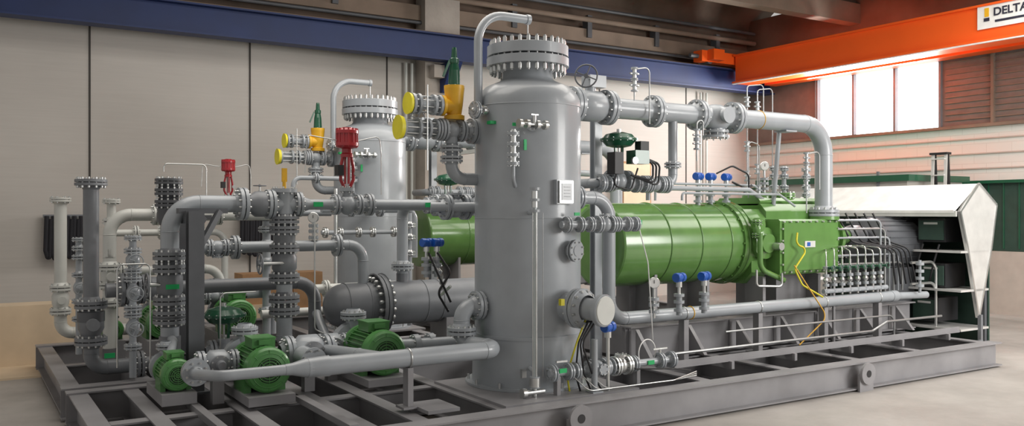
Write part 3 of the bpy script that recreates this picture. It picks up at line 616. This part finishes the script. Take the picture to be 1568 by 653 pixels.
b.tube([(5.5,y-.1,.5),(5.9,y-.2,.48),(6.2,y-.12,.42)],.008,BLACK,6,bend=.1); b.tag(P(4.66,y-.08,.56),(.08,.01,.04)); b.tag(P(5.75,y-.04,.53),(.08,.01,.04))
for x in (4.65,5.6): b.box((x,y,.41),(.04,.06,.18),SKID)
b.done()

# ---------------------------------------------------------------- transmitters & gauges
def transmitter(p,zb,k=1.,fl=True):
    b=B('pressure_transmitter'); 
    b.cyl(Vector((p.x,p.y,zb)),p,.016*k,STEEL,8)
    if fl:
        for f in (.15,.4,.6): b.lathe(Vector((p.x,p.y,zb+(p.z-zb)*f)),Z,[(-.015,.05*k),(.015,.05*k)],GRAY,12)
        b.cyl(Vector((p.x,p.y,zb)),Vector((p.x,p.y,zb+(p.z-zb)*.6)),.028*k,GRAY,10)
    b.cyl(p-Z*.05*k,p,.03*k,STEEL,12)
    b.lathe(p+P(-.06*k,-.02*k,.04*k),X+Y*.3,[(0,.04*k),(.01,.045*k),(.045*k,.045*k),(.05*k,.038*k),(.08*k,.038*k),(.085*k,.045*k),(.125*k,.045*k),(.13*k,.04*k)],BLUE,16)
    b.cyl(p,p+Z*.03*k,.03*k,BLUE,12); b.done()
transmitter(P(6.55,7.0,1.26),.9,1.15); transmitter(P(6.92,7.0,1.26),.9,1.15)
for x in(7.9,8.12,8.4): transmitter(P(x,8.1,2.42),2.1,1.1)
for i,(x,z) in enumerate(((4.0,1.66),(4.12,1.66))): transmitter(P(x,7.95,z),1.35,1.0)
b=B('instrument_tubing')
for (pts,m) in (([(4.1,7.9,1.6),(4.2,7.8,1.4),(4.05,7.8,1.2),(4.2,7.85,1.0)],BLACK),([(4.0,7.9,1.6),(4.1,7.8,1.3),(4.2,7.8,1.1)],BLACK),
  ([(8.4,8.0,2.4),(8.6,7.9,2.3),(8.7,7.9,2.4),(8.5,7.9,2.25)],BLACK),([(8.12,8.0,2.5),(8.3,7.9,2.6),(8.6,7.9,2.5),(8.6,7.9,2.3)],BLACK)):
    b.tube(pts,.012,m,6,bend=.08)
for k in range(6): b.cyl(P(4.0+.05*k,7.9,1.55-.06*k),P(4.22,8.05,1.45-.06*k),.016,STEEL,8)
b.done()
transmitter(P(5.18,6.5,.88),.33,1.1,False)
def gauge(p,zb):
    b=B('pressure_gauge')
    b.cyl(Vector((p.x,p.y,zb)),p,.015,STEEL,8); b.lathe(p,az(CAM_AZ),[(-.03,.055),(.02,.06),(.025,.055)],STEEL,24); b.lathe(p+az(CAM_AZ)*.026,az(CAM_AZ),[(0,.052),(.001,.052)],WHITE,24); b.box(p+az(CAM_AZ)*.03+Z*.012,(.005,.004,.035),BLACK)
    for z in(zb+.07,zb+.14,zb+.2): b.lathe(Vector((p.x,p.y,z)),Z,[(-.015,.055),(.015,.055)],GRAY,14); b.bolts(Vector((p.x,p.y,z)),Z,.045,4,.05,.008)
    b.done()
gauge(P(6.15,6.95,1.27),.9); gauge(P(9.0,8.0,2.62),2.25); gauge(P(3.3,9.3,1.95),1.66)
b=B('instrument_post'); b.cyl(P(5.02,6.5,.3),P(5.02,6.5,.82),.03,GRAY,12); b.box((5.02,6.5,.33),(.12,.12,.015),GRAY); b.done()
def goose(x,y,z0,z1,dx,zd,iz):
    b=B('instrument_gooseneck'); b.tube([(x,y,z0),(x,y,z1),(x+dx,y,z1+.04),(x+dx,y,zd)],.008,STUD,8,bend=.06)
    for q in iz:
        b.cyl(P(x,y,q-.05),P(x,y,q+.07),.022,STEEL,10)
        for k in(-.06,0,.06): b.lathe(P(x,y,q+k),Z,[(-.01,.04),(.01,.04)],GRAY,12)
        b.cyl(P(x-.06,y,q),P(x+.06,y,q),.012,STEEL,8)
    b.done()
goose(6.35,7.5,3.25,3.6,.22,3.0,[3.42,3.55]); goose(9.0,8.3,2.1,3.72,.32,3.2,[2.5,2.9,3.5]); goose(9.2,8.3,2.1,3.68,.3,2.2,[2.6,3.45])
goose(9.1,7.4,2.0,2.75,.25,2.3,[2.35,2.55,2.7]); goose(7.2,7.4,2.6,3.05,.1,2.9,[2.9,2.8]); goose(8.9,8.0,2.1,2.9,-.2,2.2,[2.3])

# ---------------------------------------------------------------- green compressor package
def compressor(ox,oy,full=True):
    b=B('screw_compressor_package'); o=P(ox,oy,0); y=8.2; z=1.62
    c=o+P(0,y,z)
    b.lathe(c+X*6.38,X,[(-.012,.3),(-.008,.46),(0,.495),(.02,.505),(.02,.5),(2.05,.5)],GREEN,64)
    for x in(7.1,7.6,8.1): b.torus(c+X*x,X,.5,.012,GREEN,64)
    b.cyl(c+X*8.3,c+X*8.5,.53,GREEN,64); b.torus(c+X*8.38,X,.53,.012,GREEN,64)
    for k in range(20):
        a=az(k*18); b.cyl(c+X*8.28+P(0,a.x*.51,a.y*.51),c+X*8.34+P(0,a.x*.51,a.y*.51),.014,GREEN,6)
    for x in(6.95,7.8):
        b.prism([o+P(x,y-.36,1.27),o+P(x,y-.36,.72),o+P(x,y+.36,.72),o+P(x,y+.36,1.27),o+P(x,y,1.12)],(.04,0,0),SKID)
        b.box(o+P(x,y,.73),(.28,.8,.03),SKID); b.box(o+P(x,y,1.0),(.2,.03,.5),SKID)
    def rbox(x0,x1,y0,y1,z0,z1,ch=.08,m=GREEN):
        pts=[(x0,y0,z0+ch),(x0,y0,z1-ch),(x0,y0+ch,z1),(x0,y1-ch,z1),(x0,y1,z1-ch),(x0,y1,z0+ch),(x0,y1-ch,z0),(x0,y0+ch,z0)]
        b.prism([o+Vector(p) for p in pts],(x1-x0,0,0),m)
    rbox(8.45,8.75,7.72,8.7,1.1,2.05,.15); rbox(8.75,9.95,7.75,8.7,1.25,2.12,.1); rbox(8.75,9.9,7.85,8.6,2.1,2.2,.04)
    rbox(8.72,9.85,7.5,7.8,1.22,1.92,.02); b.box(o+P(9.28,7.49,1.57),(1.02,.03,.6),GREEN)
    for i in range(9):
        for zz in(1.25,1.89): b.cyl(o+P(8.78+i*.125,7.5,zz),o+P(8.78+i*.125,7.47,zz),.013,STEEL,6)
    for i in range(4):
        for xx in(8.75,9.82): b.cyl(o+P(xx,7.5,1.35+i*.15),o+P(xx,7.47,1.35+i*.15),.013,STEEL,6)
    b.box(o+P(9.25,7.47,1.6),(.2,.012,.08),SILVER); b.box(o+P(9.22,7.462,1.6),(.06,.004,.05),BLUE)
    b.lathe(o+P(8.6,7.7,1.62),-Y,[(0,.2),(.08,.2),(.1,.12),(.14,.12)],GREEN,24); b.lathe(o+P(8.45,7.65,1.85),-Y,[(0,.09),(.08,.09)],GREEN,20); b.valve(o+P(8.42,7.6,1.8),Z,.04,.07,GREEN,L=.16)
    b.tube([o+P(8.42,7.55,1.75),o+P(8.42,7.55,1.3),o+P(8.8,7.5,1.15)],.035,GREEN,10)
    b.lathe(o+P(8.7,7.65,1.58),-Y,[(0,.05),(.2,.05)],STEEL,16); b.tube([o+P(8.3,7.5,1.3),o+P(8.3,7.5,1.1),o+P(8.7,7.45,1.08),o+P(8.7,7.45,1.25)],.015,STEEL,8,bend=.05)
    b.lathe(o+P(9.0,8.1,2.18),Z,[(0,.22),(.05,.22),(.06,.15),(.09,.15)],GREEN,24); b.bolts(o+P(9.0,8.1,2.22),Z,.19,10,.05,.012)
    b.blind(o+P(9.4,8.0,2.24),Z,.09,.14,GREEN); b.cyl(o+P(9.75,7.65,1.7),o+P(9.75,7.65,1.95),.13,GREEN)
    b.lathe(o+P(9.75,7.65,1.91),Z,[(0,.2),(.05,.2)],GREEN,24)
    b.lathe(o+P(9.95,8.1,1.66),X,[(0,.4),(.06,.4),(.06,.33),(.3,.33),(.3,.38),(.36,.38),(.36,.3),(.5,.24),(.7,.15),(.85,.1)],GREEN,32)
    for k in range(14):
        a=az(k*360/14); b.cyl(o+P(10.26,8.1+a.x*.35,1.66+a.y*.35),o+P(10.34,8.1+a.x*.35,1.66+a.y*.35),.016,STEEL,6)
    rbox(9.0,9.8,7.8,8.5,.72,1.26,.03,SKID)
    for x in(8.55,9.6): b.box(o+P(x,7.75,.95),(.05,.3,.5),SKID)
    b.lathe(o+P(10.8,8.1,1.66),X,[(0,.12),(.1,.16),(.3,.16),(.4,.1)],DGRAY,20)
    b.lathe(o+P(11.2,8.1,1.55),X,[(0,.2),(.05,.38),(.9,.38),(.95,.3)],DGRAY,28)
    for k in range(24):
        a=az(k*15); b.bar(o+P(11.3,8.1+a.x*.39,1.55+a.y*.39),o+P(12.0,8.1+a.x*.39,1.55+a.y*.39),.012,.012,DGRAY)
    b.box(o+P(11.65,8.1,.95),(.7,.6,.5),DGRAY)
    b.done()
compressor(0,0); compressor(.0,4.8,False)
b=B('compressor_base_frame')
b.ibeam(P(6.4,7.72,.52),P(11.75,7.72,.52),.2,.38,SKID); b.ibeam(P(6.4,8.75,.52),P(11.75,8.75,.52),.2,.38,SKID)
for x in(6.5,7.3,8.1,8.9,9.7,10.5,11.3): b.box((x,8.2,.52),(.12,1.0,.34),SKID); b.prism([(x-.03,7.62,.36),(x-.03,7.35,.36),(x-.03,7.62,.68)],(.05,0,0),SKID)
b.done()
b=B('cable_tray')
b.bar((6.2,6.75,.42),(11.3,6.75,.42),.12,.03,SKID); b.bar((6.2,6.7,.45),(11.3,6.7,.45),.01,.06,SKID)
b.tube([(6.3,6.95,.5),(9.8,6.95,.5),(10.1,6.95,.6),(11.3,6.95,.6)],.016,STUD,8); b.tube([(7.3,7.05,.66),(10.4,7.05,.66),(10.4,7.05,.4)],.012,STUD,8)
for x in (7,8,9,10,11): b.box((x,6.8,.37),(.04,.3,.08),SKID)
b.done()
b=B('oil_injection_manifold')
b.cyl(P(9.3,7.3,1.0),P(10.6,7.3,1.0),.03,GRAY)
for i in range(8):
    x=9.35+i*.16
    b.cyl(P(x,7.3,.95),P(x,7.3,1.4),.014,STEEL,8)
    for z in(1.0,1.08,1.2,1.3): b.lathe(P(x,7.3,z),Z,[(-.018,.042),(.018,.042)],GRAY,10)
    b.lathe(P(x,7.3,1.14),Z,[(-.03,.025),(0,.038),(.03,.025)],STEEL,10); b.lathe(P(x,7.26,1.3),-Y,[(0,.02),(.05,.02)],DGREEN,8); b.torus(P(x,7.19,1.3),Y,.035,.006,DGREEN,14)
    b.tube([(x,7.3,1.4),(x,7.3,1.5+.03*(i%3)),(x+.5-.05*i,7.7,1.55)],.009,STEEL,6,bend=.07)
b.cyl(P(9.5,7.3,.33),P(9.5,7.3,1.0),.02,SKID,8); b.cyl(P(10.4,7.3,.33),P(10.4,7.3,1.0),.02,SKID,8)
b.cyl(P(11.2,7.2,.9),P(11.2,7.2,1.35),.02,GRAY,8)
for z in(1.0,1.1,1.2,1.3): b.lathe(P(11.2,7.2,z),Z,[(-.02,.055),(.02,.055)],GRAY,12)
b.done()
b=B('yellow_cable'); b.tube([(8.95,7.42,1.75),(8.9,7.4,1.6),(9.1,7.38,1.55),(8.85,7.38,1.3),(8.9,7.3,1.1),(9.1,7.15,.95)],.012,CABLE_Y,8,bend=.08)
b.tube([(8.75,7.3,1.35),(9.0,7.15,.9),(9.15,7.12,.7),(8.6,7.1,.4)],.008,CABLE_O,8,bend=.1); b.done()
b=B('lube_oil_piping')
for k,(z,y) in enumerate(((2.3,7.9),(2.36,8.0),(2.24,7.75))): b.tube([(6.9+.2*k,y,2.15),(6.9+.2*k,y,z),(8.6+.2*k,y,z),(8.9+.2*k,y,z-.15)],.03 if k==0 else .016,GRAY,10,bend=.1)
for k in range(6): b.tube([(9.9,7.7,1.9-.12*k),(10.9+.1*k,7.6,1.9-.12*k),(10.9+.1*k,7.6,.9)],.014,STUD if k%2 else GRAY,8,bend=.08)
for k in range(5): b.tube([(10.2+.2*k,7.8,2.0),(10.4+.2*k,7.7,1.6),(11.0+.1*k,7.5,1.5),(11.1+.12*k,7.5,1.0)],.014,BLACK,6,bend=.15)
for x in(9.3,9.5,9.95): 
    b.cyl(P(x,8.1,2.1),P(x,8.1,2.6),.03,GRAY)
    for z in(2.25,2.35,2.5,2.6): b.flange(P(x,8.1,z),Z,.03,.065,GRAY)
b.tube([(6.2,8.7,2.5),(6.9,8.9,2.5)],.04,GRAY)
b.done()

# ---------------------------------------------------------------- cooler canopy on the right
b=B('acoustic_hood_cooler')
sec=[(11.84,7.0,2.02),(12.3,7.0,2.42),(12.76,7.0,2.12),(12.62,7.0,1.5),(12.3,7.0,.5),(12.02,7.0,1.5)]
b.prism(sec,(0,.05,0),SILVER)
for i in range(6):
    a=Vector(sec[i]);c=Vector(sec[(i+1)%6]); b.bar(a,c,.03,.02,STEEL,up=Y)
b.prism([(11.72,7.03,2.04),(12.3,7.03,2.42),(12.3,7.03,2.39),(11.72,7.03,2.0)],(0,2.9,0),WHITE)
b.prism([(12.3,7.03,2.42),(12.78,7.03,2.12),(12.78,7.03,2.08),(12.3,7.03,2.38)],(0,2.9,0),WHITE)
b.box((11.74,8.4,1.99),(.03,2.8,.08),SILVER)
for y in(8.4,9.8): b.bar((11.95,y,0),(11.95,y,2.05),.06,.06,DGRAY)
for y in(7.1,8.4,9.8): b.bar((12.6,y,0),(12.6,y,2.1),.06,.06,DGRAY)
b.box((12.65,8.4,1.1),(.03,2.7,2.0),FENCE)
for (y,z,s) in((7.5,1.75,.42),(8.1,1.75,.42),(8.8,1.75,.5),(7.5,1.1,.42),(8.2,1.1,.5),(9.0,1.2,.5),(7.6,.6,.4),(8.6,.6,.5)):
    b.box((12.2,y,z),(.5,s,.34),BLACK); b.box((11.94,y,z),(.02,s*.9,.28),FENCE); b.box((11.925,y,z+.1),(.01,s*.5,.03),SILVER)
for k in range(10): b.tube([(11.9,7.35+.25*k,1.55),(11.85,7.4+.25*k,1.3-.02*(k%3)),(11.9,7.5+.25*k,1.0)],.015,BLACK,6,bend=.1)
for z in(.35,.9,1.45): b.box((12.2,8.4,z),(.7,2.8,.03),SILVER)
b.bar((12.3,6.98,.55),(12.3,6.98,0),.05,.05,MGRAY); b.lathe(P(12.3,6.98,0),Z,[(0,.12),(.02,.12),(.2,.03)],MGRAY,8)
for z in (1.0,1.3): b.tube([(11.3,7.4,z),(11.9,7.4,z),(11.9,7.4,.3)],.02,STEEL,8)
b.done()
b=B('office_cabin'); b.box((15.9,11.65,1.3),(1.8,3.5,2.6),WALL); b.box((15.9,11.65,2.66),(2.0,3.7,.12),DGREEN)
b.box((14.99,11.65,2.0),(.02,3.4,.9),LGRAY)
for y in(10.5,11.6,12.7): b.box((14.98,y,1.5),(.03,.05,2.6),MGRAY)
b.done()
b=B('step_ladder')
for y in(9.35,9.6): b.bar((15.2,y,0),(15.35,y,3.1),.03,.05,SILVER); b.bar((15.6,y,0),(15.4,y,3.1),.03,.05,BLACK)
for k in range(10): b.box((15.2+.015*k,9.48,.3+.3*k),(.08,.25,.02),SILVER)
b.box((15.38,9.48,3.1),(.15,.34,.04),BLACK); b.done()
b=B('steel_offcuts'); 
for k in range(6): b.cyl(P(13+random.random()*.6,8.2+random.random()*.6,.06),P(13.3+random.random()*.6,8.6+random.random()*.6,.06),.06,MGRAY,12)
b.done()

# ---------------------------------------------------------------- clutter along back wall
b=B('plywood_crate'); b.box((-.3,13.2,.4),(4.2,.5,.8),WOOD)
for x in(-1.2,.2): b.box((x,12.945,.4),(.012,.012,.8),CARD)
b.box((-1.2,12.5,.012),(4.2,.9,.024),WOOD)
b.done()
def straps(x,z):
    b=B('hanging_slings'); b.box((x,15.9,z+.45),(.7,.06,.05),MGRAY)
    for k in range(7): b.tube([(x-.3+.1*k,15.85,z+.45),(x-.32+.1*k,15.8,z-.1-.05*(k%3)),(x-.27+.1*k,15.78,z-.3),(x-.24+.1*k,15.85,z+.4)],.035,CLOTH,8,bend=.05)
    b.done()
straps(1.5,1.5); straps(4.6,1.5)
b=B('cardboard_box'); b.box((4.2,14.6,.75),(.6,.5,.5),CARD); b.box((4.2,14.34,.8),(.3,.01,.12),YEL);b.box((4.2,14.6,.25),(.8,.6,.5),WOOD); b.done()
b=B('cardboard_box'); b.box((5.0,14.6,.7),(.5,.5,.6),CARD); b.box((5.0,14.6,.2),(.8,.6,.4),WOOD); b.done()
b=B('instrument_rack_frame')
for x in(6.7,7.5): b.bar((x,11.5,.3),(x,11.5,2.95),.06,.06,LGRAY)
for z in(2.0,2.92): b.bar((6.7,11.5,z),(7.5,11.5,z),.06,.06,LGRAY)
b.bar((6.7,11.5,2.95),(6.7,12.3,2.95),.06,.06,LGRAY)
b.done()
b=B('electrical_panel'); b.box((13.4,15.85,2.6),(.9,.2,1.2),CARD); b.box((13.4,15.74,2.6),(.8,.02,1.1),WOOD); b.done()
b=B('wall_conduit'); 
for x in (7.55,7.68,15.6,15.8): b.cyl(P(x,15.9,0),P(x,15.9,5.0),.03,LGRAY,8)
b.done()

# ---------------------------------------------------------------- light
w=bpy.data.worlds.new('daylight'); sc.world=w; w.use_nodes=True; bg=w.node_tree.nodes['Background']; bg.inputs[0].default_value=(1,.965,.92,1); bg.inputs[1].default_value=.5
def area(name,loc,rot,sx,sy,e,col=(1,1,1)):
    l=bpy.data.lights.new(name,'AREA'); l.shape='RECTANGLE'; l.size=sx;l.size_y=sy;l.energy=e;l.color=col
    o=bpy.data.objects.new(name,l); sc.collection.objects.link(o); o.location=loc; o.rotation_euler=rot; return o
area('added_overhead_light',(5,9,6.4),(0,0,0),9,5,500,(1,.95,.88))  # unseen overhead key light, added; the ceiling has no skylight
area('added_overhead_light',(12.5,6,6.4),(0,0,0),5,5,400,(1,.96,.9))  # second added overhead light, likewise without a skylight
area('window_daylight',(17.0,12.2,4.5),(0,math.radians(80),0),1.4,3,520,(1,.98,.95))
area('added_fill_light',(12.5,-1,3.5),(math.radians(75),0,math.radians(25)),4,3,620,(1,.98,.95))  # added frontal fill on the equipment; no bay door is modelled
area('added_fill_light',(9,1,5.6),(math.radians(78),0,math.radians(-50)),3,2,220,(1,.97,.93))  # added fill to brighten the right wall, no door behind it

# ---------------------------------------------------------------- camera
cd=bpy.data.cameras.new('camera'); cd.lens=30.8; cd.sensor_width=36; cam=bpy.data.objects.new('camera',cd); sc.collection.objects.link(cam)
cam.location=(0,0,2.0); cam.rotation_euler=(math.pi/2,0,math.radians(-32.3)); sc.camera=cam
